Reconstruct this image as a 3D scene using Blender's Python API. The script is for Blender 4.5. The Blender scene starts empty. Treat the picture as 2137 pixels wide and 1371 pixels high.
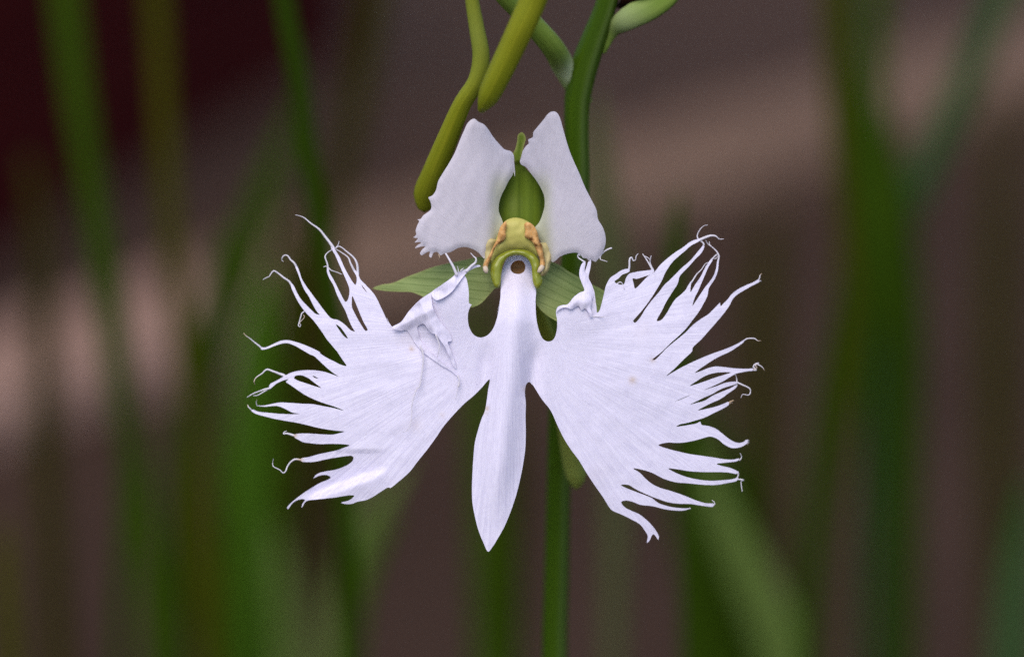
import bpy, math, random
import numpy as np
from mathutils import Vector, noise
from mathutils.geometry import delaunay_2d_cdt

random.seed(7)
S = bpy.context.scene
COL = S.collection

# ------------------------------------------------------------------ camera
PITCH = math.radians(18)
FOCUS = 0.200                       # metres from lens to the flower
FRAME_W = 0.064                     # metres of width seen at the focus distance
V = Vector((0, math.cos(PITCH), -math.sin(PITCH)))
R = Vector((1, 0, 0))
U = Vector((0, math.sin(PITCH), math.cos(PITCH)))
CENTRE = Vector((0, 0, 0.25))       # the flower hangs a quarter metre above the soil
CAM = CENTRE - V * FOCUS
K = FRAME_W / 2137.0                # metres per photo pixel at the focus distance
cd = bpy.data.cameras.new('camera')
cam = bpy.data.objects.new('camera', cd)
COL.objects.link(cam)
cam.location = CAM
cam.rotation_euler = (math.pi / 2 - PITCH, 0, 0)
cd.sensor_width = 36
cd.lens = 36 * FOCUS / FRAME_W
cd.clip_start = 0.005
cd.clip_end = 200
cd.dof.use_dof = True
cd.dof.focus_distance = FOCUS - 0.0002
cd.dof.aperture_fstop = 16
S.camera = cam

# ------------------------------------------------------------------ daylight
world = bpy.data.worlds.new('World')
S.world = world
world.use_nodes = True
wn = world.node_tree
bg = wn.nodes['Background']
sky = wn.nodes.new('ShaderNodeTexSky')
sky.sky_type = 'NISHITA'
sky.sun_disc = False
SUN_EL, SUN_AZ = math.radians(58), math.radians(200)
sky.sun_elevation = SUN_EL
sky.sun_rotation = SUN_AZ
wn.links.new(sky.outputs[0], bg.inputs[0])
bg.inputs[1].default_value = 0.10
sd = bpy.data.lights.new('sun', 'SUN')
sd.energy = 1.5
sd.angle = math.radians(50)
sd.color = (1.0, 0.92, 0.82)
sun = bpy.data.objects.new('sun', sd)
COL.objects.link(sun)
_d = Vector((math.sin(SUN_AZ) * math.cos(SUN_EL), math.cos(SUN_AZ) * math.cos(SUN_EL), math.sin(SUN_EL)))
sun.rotation_euler = (-_d).to_track_quat('-Z', 'Y').to_euler()
sun.location = (0, -1, 3)

S.view_settings.view_transform = 'Standard'
S.view_settings.look = 'None'
S.view_settings.gamma = 1
S.view_settings.use_curve_mapping = False
S.view_settings.exposure = 0.92
S.render.engine = 'CYCLES'
S.cycles.use_denoising = False
S.cycles.max_bounces = 8
S.cycles.transparent_max_bounces = 8


# ------------------------------------------------------------------ places from photo pixels
def P(px, py, h=0.0):
    """a photo pixel at h pixel-units in front of the flower's own plane"""
    D = FOCUS - h * K
    s = K * D / FOCUS
    return CAM + V * D + R * ((px - 1068.5) * s) - U * ((py - 685.5) * s)


def ray(px, py):
    return V * FOCUS + R * ((px - 1068.5) * K) - U * ((py - 685.5) * K)


def PY(px, py, Y):
    """a photo pixel on the upright plane y = Y"""
    r = ray(px, py)
    return CAM + r * ((Y - CAM.y) / r.y)


def G(px, py, z=0.0):
    """a photo pixel on the ground"""
    r = ray(px, py)
    return CAM + r * ((z - CAM.z) / r.z)


CROP = {1: (500, 430, 4.284), 2: (500, 720, 3.809), 3: (760, 500, 4.284), 4: (800, 780, 3.609),
        5: (1080, 500, 4.284), 6: (1300, 430, 4.284), 7: (1300, 690, 4.284), 8: (1080, 800, 3.918),
        'u': (840, 220, 4.0326), 'z': (960, 430, 5.7125)}


def T(c, *pts):
    """points measured in an enlarged crop -> photo pixels"""
    ox, oy, s = CROP[c]
    return [(ox + x / s, oy + y / s) for x, y in pts]


# ------------------------------------------------------------------ materials
def nodes(name):
    m = bpy.data.materials.new(name)
    m.use_nodes = True
    nt = m.node_tree
    return m, nt, nt.nodes['Principled BSDF'], nt.nodes['Material Output']


def lk(nt, a, b):
    nt.links.new(a, b)


def mixrgb(nt, fac, a, b, mode='MIX'):
    n = nt.nodes.new('ShaderNodeMix')
    n.data_type = 'RGBA'
    n.blend_type = mode
    for s, v in ((0, fac), (6, a), (7, b)):
        if isinstance(v, (int, float)):
            n.inputs[s].default_value = v
        elif isinstance(v, tuple):
            n.inputs[s].default_value = (*v, 1)
        else:
            lk(nt, v, n.inputs[s])
    return n.outputs[2]


def noise_tex(nt, vec, scale, detail=3, rough=0.55):
    n = nt.nodes.new('ShaderNodeTexNoise')
    n.inputs['Scale'].default_value = scale
    n.inputs['Detail'].default_value = detail
    n.inputs['Roughness'].default_value = rough
    if vec is not None:
        lk(nt, vec, n.inputs['Vector'])
    return n.outputs['Fac']


def ramp(nt, fac, a, b):
    n = nt.nodes.new('ShaderNodeMapRange')
    n.inputs[1].default_value = a
    n.inputs[2].default_value = b
    lk(nt, fac, n.inputs[0])
    return n.outputs[0]


def mapped(nt, vec, scale):
    n = nt.nodes.new('ShaderNodeMapping')
    n.inputs['Scale'].default_value = scale
    lk(nt, vec, n.inputs['Vector'])
    return n.outputs[0]


def tissue(name, col, dark, tint=(0.5, 0.6, 0.2), transl=0.25, rough=0.5, veins=(60, 2.0), vein_amt=0.5, bump=0.25,
           spec=0.25, cell=0.3, bdist=0.00004, stripes=0, stripe_amt=1.0, blotch=0.5, mottle=0.0):
    """plant tissue: veined along UV v, a little translucent; 'tint' is a per-vertex pigment, on the dorsal sepal also a painted highlight"""
    m, nt, bs, out = nodes(name)
    uv = nt.nodes.new('ShaderNodeUVMap')
    oc = nt.nodes.new('ShaderNodeTexCoord')
    v1 = noise_tex(nt, mapped(nt, uv.outputs[0], (veins[0], veins[1], 1)), 1.0, 4, 0.6)
    v2 = noise_tex(nt, oc.outputs['Object'], 1400, 3, 0.6)
    v3 = noise_tex(nt, oc.outputs['Object'], 160, 3, 0.5)
    c = mixrgb(nt, ramp(nt, v1, 0.35, 0.7), col, dark)
    c = mixrgb(nt, vein_amt, col, c)
    c = mixrgb(nt, ramp(nt, v3, 0.4, 0.75), c, mixrgb(nt, blotch, c, dark))
    if mottle:
        v4 = noise_tex(nt, mapped(nt, uv.outputs[0], (veins[0] * 1.6, veins[1] * 5, 1)), 1.0, 3, 0.7)
        c = mixrgb(nt, ramp(nt, v4, 0.48, 0.72), c, mixrgb(nt, mottle, c, dark))
        v5 = noise_tex(nt, oc.outputs['Object'], 3000, 2, 0.6)
        c = mixrgb(nt, ramp(nt, v5, 0.5, 0.75), c, mixrgb(nt, mottle * .7, c, dark))
    if stripes:
        sx = nt.nodes.new('ShaderNodeSeparateXYZ')
        lk(nt, uv.outputs[0], sx.inputs[0])
        wob = nt.nodes.new('ShaderNodeMath')
        wob.operation = 'MULTIPLY_ADD'
        lk(nt, noise_tex(nt, uv.outputs[0], 6, 2), wob.inputs[0])
        wob.inputs[1].default_value = 0.10
        lk(nt, sx.outputs[0], wob.inputs[2])
        mul = nt.nodes.new('ShaderNodeMath')
        mul.operation = 'MULTIPLY'
        lk(nt, wob.outputs[0], mul.inputs[0])
        mul.inputs[1].default_value = math.pi * stripes
        sn = nt.nodes.new('ShaderNodeMath')
        sn.operation = 'SINE'
        lk(nt, mul.outputs[0], sn.inputs[0])
        ab = nt.nodes.new('ShaderNodeMath')
        ab.operation = 'ABSOLUTE'
        lk(nt, sn.outputs[0], ab.inputs[0])
        c = mixrgb(nt, ramp(nt, ab.outputs[0], 0.32, 0.05), c, mixrgb(nt, stripe_amt, c, dark))
    at = nt.nodes.new('ShaderNodeAttribute')
    at.attribute_name = 'tint'
    c = mixrgb(nt, at.outputs['Fac'], c, tint)
    lk(nt, c, bs.inputs['Base Color'])
    bs.inputs['Roughness'].default_value = rough
    bs.inputs['Specular IOR Level'].default_value = spec
    add = nt.nodes.new('ShaderNodeMath')
    add.operation = 'MULTIPLY_ADD'
    lk(nt, v2, add.inputs[0])
    add.inputs[1].default_value = cell
    lk(nt, v1, add.inputs[2])
    b = nt.nodes.new('ShaderNodeBump')
    b.inputs['Strength'].default_value = bump
    b.inputs['Distance'].default_value = bdist
    lk(nt, add.outputs[0], b.inputs['Height'])
    lk(nt, b.outputs[0], bs.inputs['Normal'])
    tr = nt.nodes.new('ShaderNodeBsdfTranslucent')
    lk(nt, c, tr.inputs['Color'])
    mx = nt.nodes.new('ShaderNodeMixShader')
    mx.inputs[0].default_value = transl
    lk(nt, bs.outputs[0], mx.inputs[1])
    lk(nt, tr.outputs[0], mx.inputs[2])
    lk(nt, mx.outputs[0], out.inputs['Surface'])
    return m


WHITE = tissue('white_petal', (0.90, 0.84, 0.97), (0.67, 0.62, 0.78), (0.55, 0.36, 0.16), 0.22, 0.6, (90, 3.0), 0.7, 0.6, spec=0.15, blotch=0.15, mottle=0.6)
PETAL = tissue('upper_petal', (0.72, 0.66, 0.73), (0.58, 0.53, 0.60), (0.42, 0.48, 0.14), 0.22, 0.65, (90, 3), 0.55, 0.4, spec=0.12, blotch=0.2, mottle=0.6)
SEPAL = tissue('green_sepal', (0.29, 0.355, 0.13), (0.13, 0.19, 0.05), (0.40, 0.41, 0.14), 0.2, 0.5, (11, 0.6), 0.5, 0.4, spec=0.12, stripes=4)
DORSAL = tissue('dorsal_sepal', (0.155, 0.215, 0.015), (0.07, 0.115, 0.008), (0.36, 0.36, 0.10), 0.15, 0.45, (9, 0.8), 0.35, 0.35, spec=0.15, stripes=2, stripe_amt=0.4)
YELLOW = tissue('column_tissue', (0.60, 0.53, 0.15), (0.46, 0.43, 0.10), (0.72, 0.50, 0.22), 0.2, 0.45, (8, 8), 0.6, 0.4)
AURIC = tissue('auricle_tissue', (0.62, 0.50, 0.26), (0.48, 0.42, 0.16), (0.5, 0.2, 0.05), 0.2, 0.5, (9, 9), 0.6, 0.6)
ORANGE = tissue('anther_tissue', (0.74, 0.45, 0.19), (0.62, 0.27, 0.06), (0.16, 0.06, 0.012), 0.15, 0.5, (10, 10), 0.8, 0.8, cell=1.0)
STIGMA = tissue('stigma_tissue', (0.28, 0.30, 0.025), (0.19, 0.22, 0.014), (0.3, 0.3, 0.05), 0.15, 0.22, (8, 8), 0.5, 0.2, 0.5)
CREAM = tissue('cream_tip', (0.74, 0.62, 0.50), (0.55, 0.40, 0.28), (0.5, 0.2, 0.08), 0.2, 0.5, (6, 12), 0.6, 0.5)
THREAD = tissue('thread_tissue', (0.80, 0.75, 0.82), (0.68, 0.62, 0.66), (0.62, 0.42, 0.24), 0.25, 0.5, (3, 20), 0.4, 0.2)
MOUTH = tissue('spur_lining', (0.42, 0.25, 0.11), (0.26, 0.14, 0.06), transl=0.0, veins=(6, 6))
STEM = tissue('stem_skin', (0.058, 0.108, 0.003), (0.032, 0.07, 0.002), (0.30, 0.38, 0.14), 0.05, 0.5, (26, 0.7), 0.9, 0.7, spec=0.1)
SPUR = tissue('spur_skin', (0.29, 0.285, 0.016), (0.16, 0.185, 0.007), (0.28, 0.33, 0.07), 0.15, 0.5, (30, 0.9), 0.9, 0.7, spec=0.12, blotch=0.6)
BRACT = tissue('bract_skin', (0.24, 0.32, 0.055), (0.12, 0.20, 0.02), (0.55, 0.60, 0.34), 0.15, 0.5, (14, 1.0), 0.8, 0.5, spec=0.12)


def leaf_mat(name, c, d):
    c, d = (tuple(x * 0.86 for x in q) for q in (c, d))
    return tissue(name, c, d, (0.2, 0.14, 0.04), 0.18, 0.6, (9, 0.6), 0.8, 0.5, spec=0.06, bdist=0.0002)


LEAF = {
    'bright': leaf_mat('leaf_bright_green', (0.088, 0.185, 0.012), (0.05, 0.125, 0.006)),
    'green': leaf_mat('leaf_green', (0.052, 0.094, 0.003), (0.030, 0.064, 0.002)),
    'dark': leaf_mat('leaf_dark_green', (0.034, 0.066, 0.0015), (0.020, 0.044, 0.001)),
    'olive': leaf_mat('leaf_olive', (0.078, 0.074, 0.003), (0.048, 0.048, 0.002)),
    'dim': leaf_mat('leaf_dull_olive', (0.050, 0.044, 0.004), (0.034, 0.032, 0.003)),
    'teal': leaf_mat('leaf_blue_green', (0.058, 0.115, 0.036), (0.04, 0.085, 0.026)),
    'pale': leaf_mat('leaf_pale_green', (0.15, 0.21, 0.05), (0.095, 0.15, 0.025)),
    'grey': leaf_mat('leaf_grey_green', (0.105, 0.115, 0.045), (0.075, 0.085, 0.03)),
}


def earthy(name, a, b, c, s1, s2, rough=0.9, bump=0.6, dist=0.01, stretch=(1, 1, 1)):
    a, b, c = (tuple(x * 0.88 for x in q) for q in (a, b, c))
    m, nt, bs, out = nodes(name)
    oc = nt.nodes.new('ShaderNodeTexCoord')
    v = mapped(nt, oc.outputs['Object'], stretch)
    n1 = noise_tex(nt, v, s1, 5)
    n2 = noise_tex(nt, v, s2, 6, 0.65)
    col = mixrgb(nt, ramp(nt, n1, 0.35, 0.68), a, b)
    col = mixrgb(nt, ramp(nt, n2, 0.45, 0.75), col, c)
    lk(nt, col, bs.inputs['Base Color'])
    bs.inputs['Roughness'].default_value = rough
    bs.inputs['Specular IOR Level'].default_value = 0.03
    bp = nt.nodes.new('ShaderNodeBump')
    bp.inputs['Strength'].default_value = bump
    bp.inputs['Distance'].default_value = dist
    lk(nt, n2, bp.inputs['Height'])
    lk(nt, bp.outputs[0], bs.inputs['Normal'])
    return m


SOIL = earthy('damp_soil', (0.046, 0.026, 0.019), (0.062, 0.036, 0.026), (0.032, 0.017, 0.012), 9, 70)
PAVE = earthy('mauve_path', (0.066, 0.038, 0.029), (0.048, 0.029, 0.024), (0.082, 0.049, 0.037), 7, 60)
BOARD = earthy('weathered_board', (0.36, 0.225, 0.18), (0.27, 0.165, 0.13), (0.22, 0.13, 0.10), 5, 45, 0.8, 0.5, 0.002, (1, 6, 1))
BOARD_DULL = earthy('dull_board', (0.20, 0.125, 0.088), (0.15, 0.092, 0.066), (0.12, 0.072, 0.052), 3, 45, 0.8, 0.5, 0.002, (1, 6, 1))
MAROON = earthy('dark_maroon_wood', (0.055, 0.0050, 0.005), (0.032, 0.0035, 0.004), (0.070, 0.008, 0.007), 6, 60, 0.75, 0.4, 0.002)


# ------------------------------------------------------------------ object helpers
def link(name, me, parent=None):
    o = bpy.data.objects.new(name, me)
    COL.objects.link(o)
    o.parent = parent
    return o


def tag(o, label, cat, group=None, kind=None):
    if label:
        o['label'] = label
    if cat:
        o['category'] = cat
    if group:
        o['group'] = group
    if kind:
        o['kind'] = kind
    return o


def make_mesh(name, verts, faces, mat, uv=None, tint=None, smooth=True):
    me = bpy.data.meshes.new(name)
    me.from_pydata([tuple(v) for v in verts], [], faces)
    me.materials.append(mat)
    if smooth:
        me.polygons.foreach_set('use_smooth', [True] * len(me.polygons))
    if uv is not None:
        l = me.uv_layers.new(name='UVMap')
        idx = np.empty(len(me.loops), dtype=np.int32)
        me.loops.foreach_get('vertex_index', idx)
        l.data.foreach_set('uv', np.asarray(uv, dtype=np.float32)[idx].ravel())
    a = me.attributes.new('tint', 'FLOAT', 'POINT')
    a.data.foreach_set('value', np.zeros(len(verts), dtype=np.float32) if tint is None else np.asarray(tint, dtype=np.float32))
    me.update()
    return me


def catmull(pts, step, closed):
    """centripetal Catmull-Rom through points (any dimension), resampled about every 'step'"""
    p = np.array(pts, dtype=float)
    keep = [0]
    for i in range(1, len(p)):
        if np.linalg.norm(p[i][:2] - p[keep[-1]][:2]) > 0.3 or p.shape[1] > 2 and np.linalg.norm(p[i] - p[keep[-1]]) > 1e-9:
            keep.append(i)
    p = p[keep]
    n = len(p)
    out = []
    for i in range(n if closed else n - 1):
        if closed:
            p0, p1, p2, p3 = p[(i - 1) % n], p[i], p[(i + 1) % n], p[(i + 2) % n]
        else:
            p1, p2 = p[i], p[i + 1]
            p0 = p[i - 1] if i else 2 * p1 - p2
            p3 = p[i + 2] if i + 2 < n else 2 * p2 - p1
        t0 = 0.0
        t1 = t0 + max(np.linalg.norm(p1 - p0), 1e-9) ** 0.5
        t2 = t1 + max(np.linalg.norm(p2 - p1), 1e-9) ** 0.5
        t3 = t2 + max(np.linalg.norm(p3 - p2), 1e-9) ** 0.5
        m = max(1, int(round(np.linalg.norm(p2 - p1) / step)))
        for k in range(m):
            t = t1 + (t2 - t1) * k / m
            a1 = (t1 - t) / (t1 - t0) * p0 + (t - t0) / (t1 - t0) * p1
            a2 = (t2 - t) / (t2 - t1) * p1 + (t - t1) / (t2 - t1) * p2
            a3 = (t3 - t) / (t3 - t2) * p2 + (t - t2) / (t3 - t2) * p3
            b1 = (t2 - t) / (t2 - t0) * a1 + (t - t0) / (t2 - t0) * a2
            b2 = (t3 - t) / (t3 - t1) * a2 + (t - t1) / (t3 - t1) * a3
            out.append((t2 - t) / (t2 - t1) * b1 + (t - t1) / (t2 - t1) * b2)
    if not closed:
        out.append(p[-1])
    return np.array(out)


def inside(poly, q):
    x, y = q[:, 0], q[:, 1]
    r = np.zeros(len(q), dtype=bool)
    a = poly
    b = np.roll(poly, -1, axis=0)
    for (x0, y0), (x1, y1) in zip(a, b):
        if y0 == y1:
            continue
        c = ((y0 > y) != (y1 > y)) & (x < (x1 - x0) * (y - y0) / (y1 - y0) + x0)
        r ^= c
    return r


def edge_dist(poly, q):
    d = np.full(len(q), 1e9)
    a = poly
    b = np.roll(poly, -1, axis=0)
    for p0, p1 in zip(a, b):
        e = p1 - p0
        L = max(e @ e, 1e-9)
        t = np.clip(((q - p0) @ e) / L, 0, 1)
        d = np.minimum(d, np.hypot(*(q - p0 - t[:, None] * e).T))
    return d


def nz(x, y, s, seed=0.0):
    return noise.noise(Vector((x * s, y * s, seed)))


def sheet(name, outline, h, mat, parent, thick=6.0, step=4.0, grid=5.0, holes=(), uvf=None, tintf=None, smooth_outline=True,
          regions=None):
    """a piece of petal or leaf: outline in photo pixels, relief h(x, y, distance to edge), real thickness.
    regions: [(name, test(x, y))] cuts the one surface into adjoining meshes along shared edges"""
    ol = catmull(outline, step, True) if smooth_outline else np.array(outline, float)
    rng = np.random.RandomState(3)
    ol = ol + rng.normal(0, 0.02, ol.shape)
    hs = [catmull(q, step, True) for q in holes]
    lo, hi = ol.min(0), ol.max(0)
    gx, gy = np.meshgrid(np.arange(lo[0], hi[0], grid), np.arange(lo[1], hi[1], grid))
    gx = gx + (np.arange(gx.shape[0]) % 2)[:, None] * grid / 2
    q = np.stack([gx.ravel(), gy.ravel()], 1) + rng.uniform(-.2, .2, (gx.size, 2)) * grid
    q = q[inside(ol, q)]
    q = q[edge_dist(ol, q) > grid * 0.55]
    for hh in hs:
        q = q[~inside(hh, q)]
        q = q[edge_dist(hh, q) > grid * 0.5]
    vs = [Vector(p) for p in ol]
    es = [(i, (i + 1) % len(ol)) for i in range(len(ol))]
    for hh in hs:
        b = len(vs)
        vs += [Vector(p) for p in hh]
        es += [(b + i, b + (i + 1) % len(hh)) for i in range(len(hh))]
    vs += [Vector(p) for p in q]
    v2, _, f2, *_ = delaunay_2d_cdt(vs, es, [], 0, 1e-3)
    v2 = np.array([tuple(v) for v in v2])
    f2 = np.array([f for f in f2 if len(f) == 3])
    cen = v2[f2].mean(1)
    ok = inside(ol, cen)
    for hh in hs:
        ok &= ~inside(hh, cen)
    f2 = f2[ok]
    cen = cen[ok]
    de = edge_dist(ol, v2)
    for hh in hs:
        de = np.minimum(de, edge_dist(hh, v2))
    H = np.array([h(x, y, d) for (x, y), d in zip(v2, de)])
    cnt = {}
    for f in f2:
        for a, b in ((f[0], f[1]), (f[1], f[2]), (f[2], f[0])):
            cnt[(min(a, b), max(a, b))] = cnt.get((min(a, b), max(a, b)), 0) + 1
    rim = {e for e, c in cnt.items() if c == 1}
    tk = np.minimum(thick, 1.2 + de * 0.35)
    res = []
    for rname, test in (regions or [(name, None)]):
        ff = f2 if test is None else f2[np.array([bool(test(x, y)) for x, y in cen])]
        used = np.unique(ff)
        idx = {int(v): i for i, v in enumerate(used)}
        n = len(used)
        verts, uv, tint = [], [], []
        for side in (0, 1):
            for v in used:
                x, y = v2[v]
                verts.append(P(x, y, H[v] - side * tk[v]))
                uv.append(uvf(x, y) if uvf else (x / 300.0, y / 300.0))
                tint.append(tintf(x, y, de[v]) if tintf else 0.0)
        faces = []
        for f in ff:
            a, b, c = (idx[int(i)] for i in f)
            (x0, y0), (x1, y1), (x2, y2) = v2[f]
            if (x1 - x0) * (y2 - y0) - (x2 - x0) * (y1 - y0) > 0:
                b, c = c, b
                f = f[[0, 2, 1]]
            faces.append((a, b, c))
            faces.append((a + n, c + n, b + n))
            for i, j in ((0, 1), (1, 2), (2, 0)):
                e = (min(f[i], f[j]), max(f[i], f[j]))
                if e in rim:
                    p, r = idx[int(f[i])], idx[int(f[j])]
                    q0 = len(verts)
                    for w in (p, p + n, r + n, r):
                        verts.append(verts[w])
                        uv.append(uv[w])
                        tint.append(tint[w])
                    faces.append((q0, q0 + 1, q0 + 2, q0 + 3))
        res.append(link(rname, make_mesh(rname, verts, faces, mat, uv, tint), parent))
    return res if regions else res[0]


def tube(name, pts, radii, mat, parent, flat=1.0, sides=8, ridge=0.0, tint=None, step=None, up=None, tipround=True, seed=None):
    """a tapering tube through world points; flat < 1 squeezes it along the view"""
    pr = np.array([(*p, r) for p, r in zip(pts, radii)])
    L = sum(np.linalg.norm(pr[i + 1][:3] - pr[i][:3]) for i in range(len(pr) - 1))
    step = step or max(L / 60, 0.00008)
    c = catmull(pr * 1e3, step * 1e3, False) / 1e3
    c[:, 3] = np.maximum(c[:, 3], 1e-6)
    n = len(c)
    verts, uv, tn, faces = [], [], [], []
    acc = 0.0
    fw = -V if up is None else up
    for i in range(n):
        t = Vector(c[min(i + 1, n - 1)][:3] - c[max(i - 1, 0)][:3])
        if t.length < 1e-12:
            t = Vector((0, 0, -1))
        t.normalize()
        a = t.cross(fw)
        if a.length < 1e-3:
            a = t.cross(Vector((1, 0, 0.1)))
        a.normalize()
        b = a.cross(t).normalized()
        if i:
            acc += float(np.linalg.norm(c[i][:3] - c[i - 1][:3]))
        r = c[i][3]
        for k in range(sides):
            th = 2 * math.pi * k / sides
            rr = r * (1 + ridge * (1 if k % 3 == 0 else -0.3))
            if seed is not None:
                rr *= 1 + 0.18 * noise.noise(Vector((acc * 3000 + seed, math.cos(th) * 1.3, math.sin(th) * 1.3)))
            verts.append(Vector(c[i][:3]) + a * (math.cos(th) * rr) + b * (math.sin(th) * rr * flat))
            uv.append((k / sides if k <= sides / 2 else 1 - k / sides, acc / 0.01))
            tn.append(tint(i / (n - 1), th) if tint else 0.0)
    for i in range(n - 1):
        for k in range(sides):
            k2 = (k + 1) % sides
            faces.append((i * sides + k, i * sides + k2, (i + 1) * sides + k2, (i + 1) * sides + k))
    for e, off in ((0, 0), (1, (n - 1) * sides)):
        ci = len(verts)
        d = Vector(c[1][:3] - c[0][:3]) * -1 if e == 0 else Vector(c[-1][:3] - c[-2][:3])
        if d.length > 0:
            d.normalize()
        rr = c[0][3] if e == 0 else c[-1][3]
        verts.append(Vector(c[0 if e == 0 else -1][:3]) + d * rr * (0.6 if tipround else 0))
        uv.append((0.5, acc / 0.01 * e))
        tn.append(tint(float(e), 0) if tint else 0.0)
        for k in range(sides):
            k2 = (k + 1) % sides
            faces.append((ci, off + k2, off + k) if e == 0 else (ci, off + k, off + k2))
    return link(name, make_mesh(name, verts, faces, mat, uv, tn), parent)


# ------------------------------------------------------------------ the setting
def quad_sheet(name, pts, mat, kind='structure'):
    o = link(name, make_mesh(name, pts, [(0, 1, 2, 3)], mat, smooth=False))
    return tag(o, None, None, kind=kind)


gr = quad_sheet('ground', [(-30, -30, 0), (30, -30, 0), (30, 30, 0), (-30, 30, 0)], SOIL)
tag(gr, 'damp dark brown soil under the grass', 'soil')


def slab(name, a, b, width, z0, z1, mat, wear=0.004):
    """a plank from a to b on the ground; its near long edge runs along a-b"""
    d = (b - a)
    L = d.length
    d.normalize()
    nrm = Vector((-d.y, d.x, 0))
    n = 60
    verts, faces, uv = [], [], []
    for i in range(n + 1):
        t = i / n
        for k, (w, z) in enumerate(((0, z0), (0, z1 - .004), (.004, z1), (width - .004, z1), (width, z1 - .004), (width, z0))):
            j = wear * noise.noise(Vector((t * 23, k * 3.1, 1.7)))
            verts.append(a + d * (L * t) + nrm * (w + j) + Vector((0, 0, z + (j * .4 if z > z0 else 0))))
            uv.append((t, w))
    for i in range(n):
        for k in range(5):
            faces.append((i * 6 + k, i * 6 + k + 1, (i + 1) * 6 + k + 1, (i + 1) * 6 + k)[::-1])
    faces.append(tuple(range(6)))
    faces.append(tuple(range(n * 6 + 5, n * 6 - 1, -1)))
    return link(name, make_mesh(name, verts, faces, mat, uv, smooth=False))


bA, bB = G(-500, 1005 + 76), G(2700, -14 + 68)
bd = (bB - bA).normalized()
bn = Vector((-bd.y, bd.x, 0))
bJ = G(600, 850 - .32 * 600 + 72)
bJ = bA + bd * (bJ - bA).dot(bd)
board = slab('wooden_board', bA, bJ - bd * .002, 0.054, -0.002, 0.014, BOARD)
tag(board, 'pale pinkish weathered board lying on the soil behind the slender green stalks', 'board', 'boards edging the path')
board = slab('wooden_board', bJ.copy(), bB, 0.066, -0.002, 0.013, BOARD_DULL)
tag(board, 'dull brown weathered board running behind the orchid stem and tall clump', 'board', 'boards edging the path')
pA, pB = bA + bn * 0.050, bB + bn * 0.050
path = quad_sheet('path', [pA - bd * 8 + Vector((0, 0, .004)), pB + bd * 8 + Vector((0, 0, .004)),
                           pB + bd * 8 + bn * 9 + Vector((0, 0, .004)), pA - bd * 8 + bn * 9 + Vector((0, 0, .004))], PAVE)
tag(path, 'mauve brown path beyond the pale board', 'path')

tA, tB = G(-700, 960), G(740, 120)
trough = bpy.data.objects.new('planter_trough', None)
COL.objects.link(trough)
trough.location = (tA + tB) / 2
tag(trough, 'dark maroon wooden planter trough standing on the path behind the grass', 'planter')
td = (tB - tA).normalized()
tn_ = Vector((-td.y, td.x, 0))


def in_trough(o):
    o.parent = trough
    o.matrix_parent_inverse = trough.matrix_world.inverted()
    return o


trough.matrix_world = trough.matrix_world
bpy.context.view_layer.update()
for k in range(4):
    in_trough(slab('plank', tA.copy(), tB.copy(), 0.025, 0.004 + k * 0.062, 0.062 + k * 0.062, MAROON, 0.002))
    in_trough(slab('plank', tA + tn_ * .35, tB + tn_ * .35, 0.025, 0.004 + k * 0.062, 0.062 + k * 0.062, MAROON, 0.002))
    in_trough(slab('end_plank', tB - td * .028 + tn_ * .026, tB - td * .028 + tn_ * .349, 0.025, 0.004 + k * 0.062, 0.062 + k * 0.062, MAROON, 0.002))
    in_trough(slab('end_plank', tA + td * .002 + tn_ * .026, tA + td * .002 + tn_ * .349, 0.025, 0.004 + k * 0.062, 0.062 + k * 0.062, MAROON, 0.002))


# ------------------------------------------------------------------ the orchid
plant = bpy.data.objects.new('orchid_plant', None)
COL.objects.link(plant)
tag(plant, 'white fringed orchid with winged lip and toothed upper petals on a green stem', 'orchid')
bpy.context.view_layer.update()

MID = [(540, 1080), (570, 1079), (680, 1072), (800, 1060), (950, 1043), (1090, 1026), (1160, 1020)]


def midx(y):
    return float(np.interp(y, [m[0] for m in MID], [m[1] for m in MID]))


def sst(a, b, x):
    t = min(1, max(0, (x - a) / (b - a)))
    return t * t * (3 - 2 * t)


def lip_h(x, y, d):
    bx, by = 1064, 745
    dx, dy = x - bx, y - by
    r = math.hypot(dx, dy)
    ang = math.atan2(dy, abs(dx))
    side = 1 if dx > 0 else -1
    w = sst(70, 260, r) * (1 - math.exp(-((x - midx(y)) / 60) ** 2))
    h = 14 - 60 * (r / 520) ** 2 * (0.5 + 0.5 * sst(10, 130, abs(dx)))
    pl = math.sin(ang * 27 + 2.2 * nz(x, y, .006, side)) + 0.6 * math.sin(ang * 61 + 1.4 * side + 3 * nz(x, y, .008, 4))
    h += w * (0.35 * pl + 6 * nz(x, y, .005, 9 + side) + 1.2 * nz(x, y, .03, 3))
    # middle ridge of the neck and middle lobe
    m = x - midx(y)
    wm = 1 - sst(960, 1120, y)
    h += 30 * math.exp(-(m / 34) ** 2) * wm
    h += (16 * math.exp(-(m / 60) ** 2)) * (1 - wm)
    h -= 10 * math.exp(-((abs(m) - 50) / 16) ** 2) * sst(700, 760, y) * (1 - sst(800, 850, y))
    # neck slopes back into the throat
    h -= 76 * (1 - sst(535, 680, y)) * (1 if abs(m) < 70 else 0)
    # folded overlap low on the wing
    if x < 830 and y > 940:
        s = (y - (1039 - (x - 647) * 0.372))
        h += 16 * math.tanh(s / 5) * math.exp(-abs(s) / 45) * sst(640, 660, x) * (1 - sst(760, 815, x))
    # raised upper flap beside the neck
    if dx < 0:
        h += 22 * math.exp(-((x - 940) / 60) ** 2 - ((y - 610) / 80) ** 2)
        h -= 22 * 0.4 * math.exp(-((x - 868) / 34) ** 2 - ((y - 715) / 26) ** 2)
    else:
        h += 12 * math.exp(-((x - 1200) / 60) ** 2 - ((y - 640) / 60) ** 2)
    return h


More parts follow.
